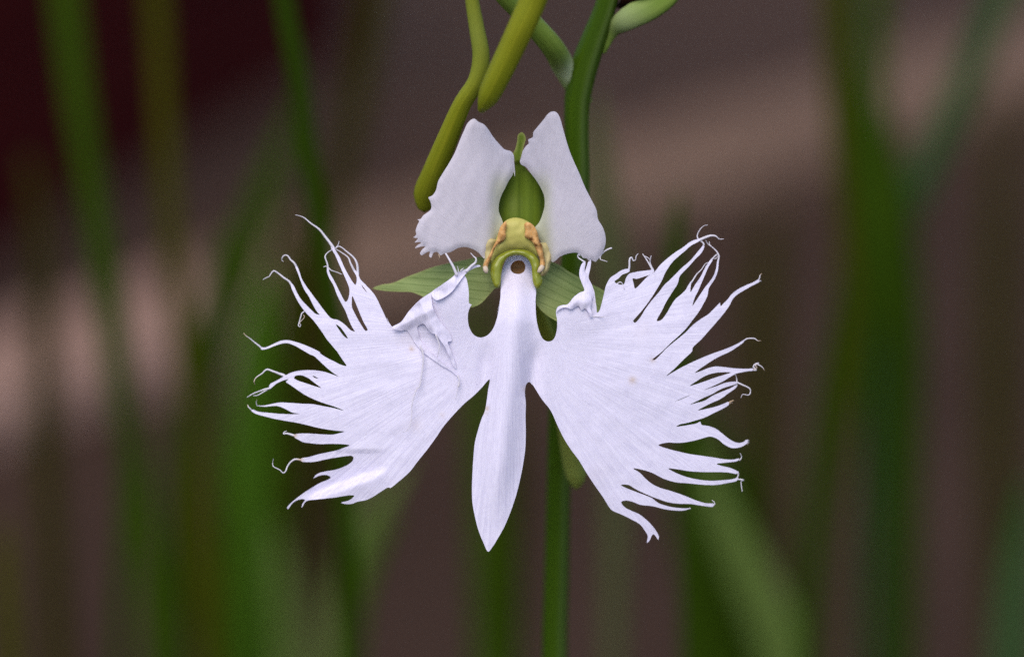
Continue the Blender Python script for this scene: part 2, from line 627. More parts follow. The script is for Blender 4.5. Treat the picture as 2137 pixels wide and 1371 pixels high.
def lip_uv(x, y):
    m = x - midx(y)
    oy = 545 + 155 * sst(15, 120, abs(m))
    dx = x - 1064
    r = math.hypot(dx, y - oy)
    return (math.atan2(dx, y - oy), r / 420.0)


STAINS = [(1320.0, 793, 8, .55), (1362, 752, 6, .4), (859, 728, 6, .6), (1016, 852, 5, .7), (1013, 862, 4, .6), (923, 866, 5, .3),
          (1098, 812, 7, .35), (1245, 630, 5, .2), (1078, 590, 30, .10), (613, 907, 8, .7), (628, 959, 6, .7),
          (1492, 858, 8, .0), (850, 705, 26, .07), (1340, 690, 26, .06), (1250, 985, 24, .05), (868, 888, 14, .12)]


def lip_tint(x, y, d):
    t = 0
    for sx, sy, r, a in STAINS:
        q = (x - sx) ** 2 + (y - sy) ** 2
        if q < 9 * r * r:
            t = max(t, a * math.exp(-q / (0.8 * r * r)))
    return t


# the lip's outline, clockwise from the throat, over the right side lobe, the middle lobe and the left side lobe
LIP = (
    T('z', (520, 715), (560, 630), (640, 585), (700, 578), (780, 595), (845, 660), (862, 770), (880, 930), (905, 1000), (902, 1100), (897, 1200))
    + T(5, (162, 560), (163, 640), (172, 730), (198, 830), (225, 885), (258, 908), (300, 908), (330, 880), (352, 800), (354, 720), (344, 650),
        (358, 605), (400, 588), (445, 582), (510, 512), (585, 470), (598, 455), (573, 385), (553, 325), (558, 260), (583, 208), (606, 205),
        (603, 250), (600, 288), (618, 240), (636, 195), (656, 195), (650, 260), (636, 340), (662, 400), (686, 465), (697, 540), (706, 605), (712, 655),
        (732, 635), (750, 580), (770, 500), (792, 410), (830, 342), (880, 308), (930, 275), (992, 263), (1004, 280), (985, 296), (940, 312),
        (900, 350), (866, 375), (905, 400), (950, 400), (972, 340), (1000, 306), (1060, 290), (1120, 280), (1180, 274), (1218, 268), (1222, 285), (1200, 306),
        (1130, 332), (1060, 352), (1030, 347), (1040, 400), (1050, 438))
    + T(6, (160, 692), (230, 622), (280, 592), (330, 530), (390, 475), (460, 420), (540, 368), (600, 322), (660, 298), (700, 296), (670, 322), (612, 352),
        (562, 396), (502, 446), (442, 502), (406, 552), (376, 602), (350, 662), (292, 762), (240, 842), (180, 922), (120, 992), (90, 1030), (105, 1045),
        (150, 1002), (200, 922), (260, 842), (320, 772), (370, 706), (420, 660), (470, 610), (530, 550), (600, 490), (660, 420), (700, 372), (722, 345),
        (728, 362), (700, 422), (650, 472), (590, 540), (540, 590), (506, 632), (490, 692), (440, 772), (390, 852), (350, 932), (303, 1027), (340, 1020),
        (390, 960), (430, 890), (470, 832), (520, 790), (560, 750), (588, 702), (612, 672), (606, 720), (604, 770), (646, 702), (690, 640), (720, 580),
        (748, 528), (796, 470), (802, 480), (762, 550), (732, 620), (702, 690), (672, 760), (642, 820), (622, 892), (652, 850), (692, 790), (732, 730),
        (772, 680), (812, 620), (832, 560), (842, 500), (854, 480), (848, 580), (822, 650), (782, 710), (766, 740), (756, 800), (722, 870), (682, 940),
        (622, 1020), (560, 1100), (500, 1160), (430, 1222), (350, 1300))
    + T(7, (263, 262), (283, 262), (400, 148), (520, 50))
    + T(6, (480, 1195), (560, 1130), (620, 1068), (700, 1007), (760, 970), (812, 920), (850, 882), (868, 864), (873, 896), (902, 868), (942, 828), (972, 788),
        (1032, 743), (1102, 708), (1162, 683), (1216, 657), (1222, 674), (1152, 714), (1082, 755), (1022, 792), (982, 832), (952, 890), (902, 960),
        (852, 1020), (782, 1100), (702, 1190), (622, 1270))
    + T(7, (620, 180), (540, 260), (460, 340), (388, 404), (450, 370), (520, 330), (600, 290), (700, 245), (800, 205), (900, 170), (980, 138), (1040, 108),
        (1088, 80), (1082, 98), (1022, 145), (952, 190), (880, 222), (800, 266), (730, 312), (672, 352), (643, 377), (700, 360), (760, 335), (830, 320),
        (900, 325), (980, 335), (1050, 340), (1120, 340), (1165, 340), (1160, 358), (1130, 360), (1062, 372), (1022, 380), (960, 412), (900, 450), (850, 475),
        (790, 502), (720, 531), (790, 510), (850, 490), (922, 464), (1002, 455), (1024, 462), (1016, 474), (952, 495), (880, 520), (800, 565), (720, 600), (650, 635), (603, 657),
        (680, 640), (730, 625), (800, 582), (880, 547), (960, 515), (1017, 485), (1018, 500), (942, 560), (872, 610), (800, 642), (730, 677), (672, 711),
        (760, 695), (850, 672), (910, 648), (945, 636), (947, 660), (892, 697), (820, 732), (740, 772), (650, 802), (560, 827), (510, 836), (478, 857),
        (540, 850), (600, 840), (660, 828), (692, 812), (702, 840), (760, 850), (830, 875), (890, 920), (940, 960), (990, 990), (1040, 1003), (1085, 990),
        (1110, 974), (1118, 995), (1090, 1022), (1030, 1045), (970, 1047), (900, 1012), (850, 970), (780, 945), (700, 965), (600, 990), (500, 1002), (390, 1000),
        (318, 1022))
    + T(8, (1220, 531), (1300, 552), (1400, 575), (1500, 590), (1600, 604), (1700, 620), (1780, 620), (1812, 612), (1800, 632), (1700, 647), (1628, 657),
        (1662, 672), (1722, 685), (1782, 708), (1810, 728), (1792, 738), (1722, 727), (1620, 724), (1500, 723), (1400, 716), (1300, 700), (1233, 695),
        (1290, 728), (1380, 763), (1480, 785), (1580, 795), (1680, 790), (1750, 783), (1806, 772), (1792, 795), (1722, 812), (1620, 829), (1500, 826),
        (1400, 816), (1300, 808), (1200, 780), (1100, 730), (1020, 705), (946, 694), (1000, 730), (1050, 780), (1100, 820), (1160, 850), (1260, 880),
        (1360, 915), (1460, 955), (1540, 978), (1606, 984), (1600, 1005), (1520, 1000), (1420, 985), (1320, 982), (1250, 974), (1150, 944), (1050, 904),
        (960, 860), (905, 828), (845, 830), (880, 850), (960, 882), (1040, 912), (1100, 937), (1150, 975), (1220, 1000), (1300, 1015), (1380, 1020), (1415, 1018),
        (1372, 1036), (1280, 1037), (1200, 1026), (1100, 1002), (1000, 990), (940, 966), (880, 956), (848, 968), (870, 1005), (920, 1035), (990, 1065),
        (1050, 1110), (1100, 1160), (1140, 1215), (1156, 1250), (1150, 1278), (1132, 1250), (1110, 1230), (1096, 1245), (1082, 1280), (1058, 1303), (1060, 1280),
        (1065, 1245), (1040, 1200), (1000, 1150), (930, 1110), (860, 1075), (790, 1045), (765, 1030), (700, 930), (640, 845), (570, 740), (500, 625),
        (440, 545), (380, 450), (330, 350), (270, 220), (200, 130), (120, 5))
    + T(5, (135, 1302), (105, 1271), (80, 1290))
    + T(4, (1066, 140), (1073, 220), (1071, 320), (1073, 440), (1069, 560), (1056, 660), (1031, 790), (1001, 910), (961, 1030), (916, 1140),
        (861, 1240), (816, 1310), (790, 1338), (750, 1262), (714, 1170), (689, 1070), (671, 970), (667, 860), (671, 750), (679, 620), (689, 520), (714, 420),
        (739, 340), (764, 280), (779, 200), (789, 120), (800, 42), (740, 105), (680, 165), (620, 215), (550, 285), (450, 400), (400, 475), (330, 570),
        (250, 670), (200, 735), (110, 815), (52, 858))
    + T(2, (1180, 1131), (1120, 1166), (1060, 1205), (1000, 1232), (940, 1243), (890, 1261), (840, 1262), (806, 1252), (870, 1233), (900, 1212), (912, 1196), (880, 1192),
        (820, 1200), (760, 1210), (680, 1219), (600, 1227), (545, 1234), (518, 1250), (505, 1275), (493, 1292), (500, 1260), (520, 1230), (500, 1222), (440, 1240), (410, 1268), (385, 1303),
        (376, 1295), (400, 1262), (450, 1219), (510, 1174), (580, 1129), (640, 1094), (690, 1074), (724, 1055), (720, 1043), (690, 1032), (650, 1033), (612, 1046),
        (588, 1058), (604, 1033), (640, 1014), (690, 1002), (760, 990), (820, 970), (870, 945), (897, 920), (906, 892), (890, 880), (840, 882), (780, 891), (720, 901),
        (660, 913), (600, 926), (540, 929), (488, 922), (488, 902), (550, 889), (620, 869), (690, 854), (760, 839), (820, 819), (874, 796), (850, 790), (800, 786),
        (720, 784), (640, 786), (560, 779), (500, 769), (470, 752), (438, 735), (438, 711), (500, 702), (580, 704), (660, 709), (740, 711), (790, 700), (834, 687),
        (780, 681), (700, 671), (620, 656), (540, 636), (450, 616), (360, 601), (280, 586), (200, 566), (130, 546), (92, 520), (100, 512), (150, 529), (240, 539),
        (340, 547), (420, 549), (477, 546), (420, 536), (360, 506), (310, 486), (260, 484), (200, 489), (135, 482), (200, 479), (250, 469), (310, 457), (400, 459),
        (500, 466), (580, 469), (660, 484), (740, 499), (827, 520), (760, 491), (700, 471), (640, 451), (580, 426), (520, 396), (460, 356), (410, 321), (368, 290),
        (392, 272), (360, 277), (300, 302), (238, 347), (238, 316), (300, 279), (370, 239), (410, 219), (470, 204), (530, 199), (600, 201), (680, 214), (740, 234),
        (787, 249), (750, 226), (700, 186), (640, 131), (590, 86))
    + T(1, (640, 1331), (560, 1286), (500, 1251), (430, 1226), (380, 1229), (310, 1251), (230, 1281), (190, 1280), (195, 1264), (230, 1264), (300, 1234), (370, 1204),
        (430, 1199), (500, 1214), (600, 1249), (720, 1309))
    + T(2, (640, 64), (690, 99), (750, 129), (800, 154), (850, 166), (820, 119), (780, 59))
    + T(1, (910, 1350), (880, 1311), (830, 1251), (780, 1191), (740, 1131), (690, 1061), (650, 1011), (600, 961), (560, 911), (520, 851), (490, 791), (460, 720),
        (462, 688), (482, 710), (511, 769), (546, 829), (591, 879), (641, 929), (681, 964), (714, 972), (690, 941), (660, 891), (620, 811), (575, 741), (550, 681),
        (525, 611), (500, 540), (512, 538), (536, 590), (556, 650), (591, 709), (641, 779), (701, 859), (761, 939), (822, 1005), (880, 1019), (940, 1059),
        (1000, 1114), (1032, 1122), (1025, 1112), (1000, 1070), (970, 1000), (945, 936), (910, 871), (870, 791), (840, 711), (800, 641), (780, 570), (791, 558),
        (806, 600), (841, 660), (881, 739), (911, 799), (946, 856), (960, 851), (979, 800), (981, 740), (965, 691), (930, 611), (890, 521), (855, 441), (815, 365),
        (828, 343), (851, 384), (896, 459), (941, 559), (986, 639), (1011, 679), (1036, 706), (1047, 640), (1022, 580), (1032, 572), (1048, 590), (1045, 545),
        (1053, 542), (1062, 600), (1076, 649), (1131, 708), (1206, 793), (1271, 919), (1331, 1049))
    + T(3, (200, 694), (225, 745), (262, 785), (330, 737), (400, 640), (500, 537), (600, 470), (700, 400), (780, 343), (846, 288), (885, 300), (912, 345), (926, 400), (936, 480),
        (939, 570), (962, 582), (950, 600), (931, 648), (928, 730), (946, 800), (986, 856), (1040, 875), (1100, 856), (1150, 800), (1190, 690), (1212, 560))
    + T('z', (440, 1290), (462, 1200), (480, 1100), (485, 1000), (490, 900), (500, 780))
)

LIP_HOLES = [
    T('z', (600, 735), (612, 700), (640, 665), (690, 648), (740, 655), (772, 690), (780, 735), (765, 780), (730, 805), (685, 812), (635, 798), (608, 770)),
    T(1, (1008, 805), (1030, 850), (1075, 960), (1110, 1040), (1145, 1110), (1130, 1118), (1080, 1050), (1030, 960), (1005, 905), (1003, 850)),
    T(1, (862, 1058), (895, 1078), (930, 1120), (968, 1185), (940, 1170), (895, 1115)),
    T(1, (1090, 705), (1115, 735), (1140, 775), (1125, 760), (1100, 728)),
    T(2, (440, 246), (490, 240), (545, 262), (585, 292), (622, 320), (648, 340), (580, 321), (520, 301), (468, 284), (432, 262)),
    T(2, (578, 243), (600, 250), (626, 265), (600, 262)),
    T(7, (598, 493), (660, 450), (740, 402), (830, 376), (965, 374), (900, 396), (820, 421), (720, 457)),
    T(7, (460, 636), (520, 608), (608, 574), (540, 605)),
]


def mid_region(x, y):
    m = x - midx(y)
    if y < 700:
        return abs(m) < 75
    if y > 830:
        return 968 < x < 1108 and (x < 1098) if y < 1000 else (x < 1100 and x > 975)
    return abs(m) < 42 - 4 * math.sin((y - 700) / 18)


lip_parts = sheet('lip', LIP, lip_h, WHITE, plant, thick=7, step=3.5, grid=5.0, holes=LIP_HOLES, uvf=lip_uv, tintf=lip_tint,
                  regions=[('lip_middle_lobe', mid_region),
                           ('lip_side_lobe', lambda x, y: not mid_region(x, y) and x < midx(y)),
                           ('lip_side_lobe', lambda x, y: not mid_region(x, y) and x >= midx(y))])
lip_mid, wing_l, wing_r = lip_parts
wing_l['label'] = 'fringed white side lobe with its upper flap folded forward'
wing_r['label'] = 'fringed white side lobe with a crumpled inner flap and small tan spot'


# thread-thin fringe ends
def thread(pts, r0, r1, wing, mat=None, h0=None, lift=0.0, wob=7.0, name='fringe_thread', tip=None, flat=0.75):
    pts = list(pts)
    x0, y0 = pts[0]
    base = (lip_h(x0, y0, 0) if h0 is None else h0) + lift - 3
    n = len(pts)
    sd = random.random() * 50
    W, rad = [], []
    for i, (x, y) in enumerate(pts):
        t = i / (n - 1)
        W.append(P(x, y, base + wob * t * (1.6 * noise.noise(Vector((i * .8, sd, 0))) + .5 * noise.noise(Vector((i * .3, sd, 5))))))
        rad.append((r0 + (r1 - r0) * t) * K * (0.78 - .22 * t))
    return tube(name, W, rad, mat or THREAD, wing, flat=flat, sides=7, tint=tip, seed=sd)


def tan_tip(t, th):
    return 0.8 * sst(0.55, 1.0, t)


def tan_base(t, th):
    return 0.9 * math.exp(-(t / 0.08) ** 2)


TL = [
    (T(1, (1058, 610), (1050, 520), (1022, 465), (960, 410), (890, 362), (850, 382)), 3.6, 1.4, None),
    (T(1, (1030, 590), (992, 512), (970, 460), (920, 422), (850, 380)), 3.2, 1.4, None),
    (T(1, (850, 385), (880, 350), (890, 315)), 1.6, 1.0, None),
    (T(1, (838, 380), (822, 350), (770, 280), (710, 208), (640, 158), (570, 102), (500, 80)), 5.0, 1.2, None),
    (T(1, (790, 580), (785, 520), (765, 450), (790, 415), (832, 388)), 3.0, 1.2, None),
    (T(1, (790, 548), (820, 575), (870, 592), (915, 612)), 2.0, 1.2, None),
    (T(1, (752, 545), (772, 538), (792, 552)), 1.2, 1.4, None),
    (T(1, (508, 545), (490, 512), (455, 480), (430, 446), (405, 440), (382, 460), (378, 485), (392, 498)), 3.0, 1.0, None),
    (T(1, (470, 715), (440, 672), (400, 645), (350, 605), (305, 580), (285, 600), (265, 630), (240, 640), (210, 658)), 3.2, 1.2, None),
    (T(1, (572, 905), (582, 940), (560, 955), (545, 1000), (530, 1048), (526, 1070), (540, 1080), (546, 1062), (536, 1048), (580, 992), (572, 972)), 2.0, 1.1, tan_tip),
    (T(1, (198, 1272), (165, 1242), (130, 1215), (90, 1182), (60, 1162), (35, 1135)), 2.4, 0.9, tan_tip),
    (T(2, (248, 330), (240, 342), (200, 352), (170, 362), (100, 390), (60, 415)), 4.0, 1.2, None),
    (T(2, (245, 340), (190, 372), (140, 400), (108, 402)), 2.0, 1.0, None),
    (T(2, (375, 262), (350, 240), (320, 230), (270, 210), (215, 195), (180, 225), (130, 260), (115, 290), (125, 315)), 4.2, 1.0, tan_tip),
    (T(2, (445, 722), (400, 708), (370, 702), (350, 705), (355, 690), (376, 682)), 3.4, 1.0, tan_base),
    (T(2, (492, 912), (440, 908), (405, 930), (380, 965), (365, 1003), (348, 1016), (320, 992), (270, 965), (262, 940), (268, 905)), 2.8, 1.0, tan_base),
    (T(2, (140, 482), (132, 462), (138, 432)), 1.2, 0.8, tan_tip),
    (T(2, (95, 516), (70, 490), (64, 474)), 1.6, 1.6, tan_tip),
]
for pts, a, b, tp in TL:
    thread(pts, a, b, wing_l, tip=tp)
TR = [
    (T(5, (605, 206), (575, 185), (540, 156), (548, 132), (560, 150)), 2.6, 1.2, None),
    (T(5, (646, 205), (655, 180), (640, 160)), 2.6, 1.6, None),
    (T(5, (995, 275), (1000, 240), (1005, 170), (1020, 160), (1035, 190), (1055, 182), (1060, 150), (1080, 125)), 3.0, 1.2, None),
    (T(5, (880, 430), (895, 392), (922, 380), (942, 402), (955, 440)), 1.8, 1.5, None),
    (T(5, (1212, 285), (1195, 250), (1160, 190), (1120, 130)), 3.4, 1.6, None),
    (T(5, (1215, 275), (1185, 205), (1195, 145)), 2.0, 1.2, None),
    (T(5, (1140, 150), (1170, 165), (1190, 190)), 1.2, 1.2, None),
    (T(5, (640, 610), (655, 690), (700, 688), (770, 690)), 3.0, 1.2, None),
    (T(5, (815, 612), (842, 628), (832, 650)), 1.6, 1.4, None),
    (T(6, (675, 308), (740, 280), (790, 265), (830, 270), (860, 295), (900, 295)), 4.2, 1.3, None),
    (T(6, (724, 350), (720, 335), (695, 312), (670, 290), (665, 260), (690, 210), (720, 180), (756, 170)), 2.6, 1.0, None),
    (T(6, (604, 690), (625, 665), (660, 610), (700, 570), (740, 515), (762, 505)), 2.6, 1.0, None),
    (T(6, (790, 482), (832, 440), (850, 430)), 2.6, 1.6, None),
    (T(6, (848, 500), (858, 450), (840, 410), (800, 370), (760, 340), (740, 308)), 2.8, 1.0, None),
    (T(6, (790, 362), (775, 345), (772, 318)), 1.6, 1.0, None),
    (T(6, (800, 470), (830, 470), (850, 445)), 1.2, 1.2, None),
    (T(6, (1212, 665), (1222, 640), (1226, 620), (1240, 604)), 2.0, 1.0, tan_tip),
    (T(6, (1205, 665), (1238, 672)), 2.2, 1.0, None),
    (T(7, (1078, 92), (1110, 72), (1180, 72), (1205, 90), (1235, 90)), 2.2, 1.0, tan_tip),
    (T(7, (1155, 350), (1192, 352), (1165, 320), (1190, 295), (1215, 290), (1182, 312), (1200, 330), (1170, 345)), 2.2, 1.5, tan_tip),
    (T(7, (1205, 300), (1245, 325), (1266, 355)), 1.6, 1.0, tan_tip),
    (T(7, (1018, 465), (1018, 440), (1015, 420), (1005, 395)), 1.8, 1.2, None),
    (T(7, (1015, 460), (1060, 480), (1135, 520), (1140, 550), (1125, 575), (1070, 570), (1055, 600)), 2.4, 1.0, None),
    (T(7, (1016, 498), (1020, 480), (1018, 462)), 2.0, 1.4, None),
    (T(7, (935, 648), (960, 635), (990, 622)), 2.2, 1.6, lambda t, th: .9),
    (T(7, (948, 655), (970, 640), (980, 652)), 1.8, 1.0, lambda t, th: .7),
    (T(7, (1095, 985), (1118, 978), (1125, 995), (1112, 1020)), 2.2, 1.0, tan_tip),
    (T(8, (1800, 622), (1818, 625), (1832, 600), (1820, 570)), 2.4, 1.0, None),
    (T(8, (1800, 722), (1806, 745), (1796, 770), (1780, 780)), 2.6, 1.4, None),
    (T(8, (1795, 782), (1850, 790), (1830, 798), (1832, 850), (1838, 882)), 2.2, 1.1, None),
    (T(8, (1596, 995), (1612, 988), (1606, 966), (1588, 954)), 2.0, 1.0, None),
    (T(8, (1400, 1026), (1410, 1015), (1416, 1026)), 1.6, 0.9, None),
]
for pts, a, b, tp in TR:
    thread(pts, a, b, wing_r, tip=tp)

# folded flap of the one wing
FLAP = T(3, (250, 785), (330, 735), (400, 640), (490, 553), (590, 488), (612, 600), (650, 690), (720, 780), (772, 850), (780, 905), (748, 915), (772, 985),
         (802, 1070), (824, 1152), (800, 1135), (764, 1050), (722, 960), (680, 900), (640, 848), (606, 838), (570, 798), (530, 753), (502, 758), (476, 782), (482, 830),
         (506, 900), (542, 950), (602, 1010), (682, 1085), (762, 1145), (836, 1210), (842, 1228), (782, 1178), (700, 1132), (600, 1062), (520, 1002), (460, 932),
         (420, 862), (378, 810), (320, 815))


def flap_h(x, y, d):
    # a sharp crease running down from the flap's top corner
    s1 = (x - 878) * 0.90 - (y - 632) * 0.43
    s2 = (x - 850) * 0.45 + (y - 672) * 0.89
    tent = 13 * max(0, 1 - abs(s1) / 26) + 7 * max(0, 1 - abs(s2) / 16)
    return lip_h(x, y, d) + 4 + tent * (1 - sst(715, 770, y)) + 2.5 * nz(x, y, .06, 2)


sheet('folded_flap', FLAP, flap_h, WHITE, wing_l, thick=2.5, step=3, grid=3, uvf=lambda x, y: (x / 90, y / 300))
sheet('folded_flap', T(3, (600, 480), (640, 540), (690, 530), (780, 470), (850, 380), (915, 300), (985, 255), (1042, 238), (1030, 228), (985, 232), (915, 262), (850, 290), (780, 345), (700, 400)),
      lambda x, y, d: lip_h(x, y, d) + 8 + 6 * nz(x, y, .06, 1), WHITE, wing_l, thick=2.5, step=3, grid=4)
thread(T(3, (828, 318), (800, 250), (765, 185), (728, 125)), 4.2, 3.4, wing_l, lift=14)
thread(T(3, (915, 285), (960, 235), (995, 205), (1000, 172), (978, 150), (952, 120)), 4.5, 1.2, wing_l, lift=14)
thread(T(3, (842, 290), (840, 262), (832, 240)), 1.6, .9, wing_l, lift=14)
thread(T(3, (860, 280), (880, 262), (892, 256)), 1.6, .9, wing_l, lift=14)
thread(T(3, (500, 950), (522, 1000), (528, 1080), (515, 1200), (490, 1320)) + T(4, (255, 110), (218, 220), (212, 335), (188, 415), (150, 440)), 3.0, 1.2, wing_l, lift=20, wob=3)
thread(T(3, (835, 1215), (850, 1260), (845, 1320)) + T(4, (566, 60), (560, 110), (545, 190)), 2.2, 1.0, wing_l, lift=12, wob=3)
thread(T(3, (640, 850), (672, 940), (668, 990), (655, 1050)), 2.4, 1.0, wing_l, lift=24, wob=3)

# crumpled flap of the other wing
sheet('crumpled_flap', T(5, (346, 650), (358, 605), (400, 586), (445, 580), (510, 508), (590, 464), (650, 498), (664, 560), (652, 610), (672, 692), (650, 690), (630, 640), (600, 615),
                         (575, 632), (545, 592), (480, 622), (430, 606), (380, 620)),
      lambda x, y, d: lip_h(x, y, d) + 6 + .3 * min(d, 12) + 4.5 * nz(x, y, .05, 6) + 1.5 * nz(x, y, .2, 2), WHITE, wing_r, thick=4, step=3, grid=3.5)
sheet('crumpled_flap', T(5, (585, 470), (598, 455), (573, 385), (553, 325), (558, 260), (583, 208), (606, 205), (600, 290), (625, 345), (655, 420), (680, 500), (660, 540)),
      lambda x, y, d: lip_h(x, y, d) + 3 + .4 * min(d, 8), WHITE, wing_r, thick=4, step=3, grid=3.5)

# the mouth of the spur, and the spur hanging behind the lip
HOLE = (960 + 690 / 5.7125, 430 + 733 / 5.7125)


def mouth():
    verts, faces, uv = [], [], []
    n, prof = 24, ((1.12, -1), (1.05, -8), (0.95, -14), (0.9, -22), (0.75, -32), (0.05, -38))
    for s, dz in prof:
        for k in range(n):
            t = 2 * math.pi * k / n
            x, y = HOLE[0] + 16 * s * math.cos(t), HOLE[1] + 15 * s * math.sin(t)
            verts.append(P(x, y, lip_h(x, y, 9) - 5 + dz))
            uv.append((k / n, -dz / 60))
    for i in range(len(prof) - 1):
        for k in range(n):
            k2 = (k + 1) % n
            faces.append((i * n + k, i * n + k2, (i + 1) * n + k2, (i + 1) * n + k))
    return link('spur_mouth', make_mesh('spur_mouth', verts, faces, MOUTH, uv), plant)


mouth()
tube('spur', [P(1081, 558, -96), P(1090, 580, -150), P(1120, 645, -215), P(1140, 700, -235), P(1160, 800, -270), P(1180, 890, -300), P(1196, 960, -320), P(1203, 1000, -325), P(1202, 1018, -325)],
     [17 * K, 17 * K, 17 * K, 17 * K, 17 * K, 19 * K, 24 * K, 20 * K, 7 * K], SPUR, plant, sides=12, tint=lambda t, th: .2 + .6 * sst(.5, .9, t))

# upper petals
PET_L = T('u', (600, 113), (640, 140), (682, 160), (720, 200), (760, 262), (810, 322), (860, 372), (912, 388), (936, 420), (940, 480), (947, 560), (945, 602), (934, 560), (925, 590),
          (892, 640), (862, 700), (832, 760), (812, 830), (812, 900), (838, 965), (860, 1060), (800, 1130), (740, 1180), (700, 1240), (690, 1290), (640, 1240), (590, 1210), (530, 1192), (470, 1200), (400, 1236), (352, 1246),
          (320, 1262), (300, 1240), (288, 1232), (260, 1242), (240, 1282), (224, 1270), (230, 1232), (200, 1240), (160, 1262), (146, 1246), (168, 1212), (192, 1190),
          (150, 1190), (106, 1202), (130, 1174), (158, 1158), (130, 1150), (102, 1156), (124, 1130), (132, 1120), (92, 1112), (116, 1090), (110, 1060), (124, 1010), (140, 972),
          (123, 960), (150, 958), (172, 930), (240, 872), (235, 812), (218, 776), (250, 760), (280, 718), (300, 640), (340, 570), (390, 490), (440, 400), (480, 300),
          (515, 220), (550, 148))
PET_R = T('u', (1270, 52), (1302, 66), (1326, 110), (1346, 180), (1371, 270), (1401, 370), (1441, 470), (1491, 580), (1532, 680), (1582, 780), (1632, 880), (1646, 960), (1682, 1020),
          (1706, 1090), (1709, 1160), (1691, 1220), (1661, 1272), (1622, 1317), (1590, 1300), (1570, 1308), (1550, 1288), (1520, 1286), (1500, 1260), (1470, 1241), (1400, 1246), (1330, 1271), (1262, 1320),
          (1230, 1260), (1190, 1180), (1140, 1110), (1110, 1040), (1150, 985), (1180, 910), (1196, 840), (1190, 760), (1160, 690), (1120, 625), (1070, 560), (1040, 522), (1000, 500), (988, 480), (1000, 430), (1010, 390),
          (1040, 342), (1062, 322), (1058, 290), (1096, 270), (1100, 230), (1130, 190), (1180, 130), (1230, 68))


def pet_h(x, y, d):
    s = -1 if x < 1085 else 1
    b = abs(x - 1085)
    h = -24 + (540 - y) * 0.17
    h += 16 * math.sin(min(1, b / 190) * math.pi * 0.9)
    inner = math.exp(-((b - 45) / 16) ** 2) * sst(330, 420, y)
    h -= 9 * inner
    h += 3 * nz(x, y, .009, s) + 0.35 * math.sin((x * .7 - s * y * .25) * .25 + 3 * nz(x, y, .02, 8))
    h += 0.5 * min(d, 8) - 4
    return h


def pet_tint(x, y, d):
    b = abs(x - 1087)
    edge = 0.40 * sst(340, 400, y) * (1 - sst(44, 78, b)) + 0.22 * math.exp(-((x - 1080) ** 2 / 95 ** 2 + (y - 520) ** 2 / 60 ** 2))
    return max(0, edge)


def pet_uv(x, y):
    bx = 1050 if x < 1085 else 1120
    a = math.atan2(y - 560, x - bx)
    return (a, math.hypot(x - bx, y - 560) / 300)


pl = sheet('petal', PET_L, pet_h, PETAL, plant, thick=6, step=3, grid=5, uvf=pet_uv, tintf=pet_tint)
prr = sheet('petal', PET_R, pet_h, PETAL, plant, thick=6, step=3, grid=5, uvf=pet_uv, tintf=pet_tint)
pl['label'] = 'upper white petal with a sawtooth lower corner'
prr['label'] = 'upper white petal with a rounded lower corner and thread tips'
ph = pet_h(1250, 530, 0)
thread(T(5, (560, 140), (543, 130), (540, 156), (580, 186), (610, 206)), 2.2, 1.4, prr, h0=ph, name='petal_thread')
thread(T(5, (735, 165), (745, 140), (770, 112), (805, 90), (842, 76)), 1.8, 3.2, prr, h0=ph, name='petal_thread')
thread(T(5, (738, 150), (742, 178), (770, 188), (802, 198)), 1.6, 1.0, prr, h0=ph, name='petal_thread')
thread(T('u', (304, 1252), (312, 1275), (304, 1302)), 1.6, .9, pl, h0=pet_h(915, 533, 0), name='petal_thread', tip=lambda t, th: .8)

# sepals
DOR = T('u', (1000, 228), (1026, 245), (1037, 285), (1022, 340), (1010, 400), (1008, 470), (1045, 540), (1110, 600), (1160, 660), (1200, 730), (1215, 800), (1205, 880), (1180, 960), (1140, 1030),
        (1000, 1060), (860, 1030), (815, 960), (795, 900), (797, 820), (822, 740), (860, 670), (905, 600), (935, 560), (940, 480), (926, 420), (950, 365), (964, 305), (972, 250))


def dor_h(x, y, d):
    b = (x - 1088) / 46.0
    hood = sst(330, 420, y)
    h = -30 + (500 - y) * 0.10 - 16 * math.exp(-(b / .16) ** 2) * hood * .35
    return h + hood * 24 * math.sqrt(max(0, 1 - min(1, b * b))) - 30 * hood + (0 if y > 340 else 10)


sheet('dorsal_sepal', DOR, dor_h, DORSAL, plant, thick=6, step=3, grid=4, uvf=lambda x, y: ((x - 1088) / 90.0, y / 220.0),
      tintf=lambda x, y, d: (0.75 * (1 - sst(0, 6, d)) if y < 345 else 0.0) + .18 * math.exp(-((x - 1072) / 14) ** 2 - ((y - 430) / 26) ** 2))  # pale rim at the tip; the soft lower spot is a highlight put into the colour

LS_L = T(3, (78, 436), (150, 405), (250, 389), (380, 334), (500, 289), (620, 244), (750, 213), (900, 182), (1060, 158), (1180, 250), (1220, 420), (1170, 440), (1105, 508), (1045, 570), (985, 600),
         (950, 606), (800, 610), (650, 566), (515, 506), (475, 488), (420, 470), (300, 466), (170, 457))
LS_R = T(5, (200, 180), (310, 200), (380, 230), (450, 280), (540, 330), (640, 388), (770, 455), (860, 520), (960, 600), (860, 640), (760, 690), (600, 760), (450, 770), (345, 726), (268, 680), (202, 622), (164, 560), (160, 460), (140, 300))


def ls_h(x, y, d):
    b = abs(x - 1080)
    ax = (y - (600 - 0.1 * b)) / 40
    return -50 - 0.16 * b + 10 * ax * ax * .3 + 3 * nz(x, y, .03, 5)


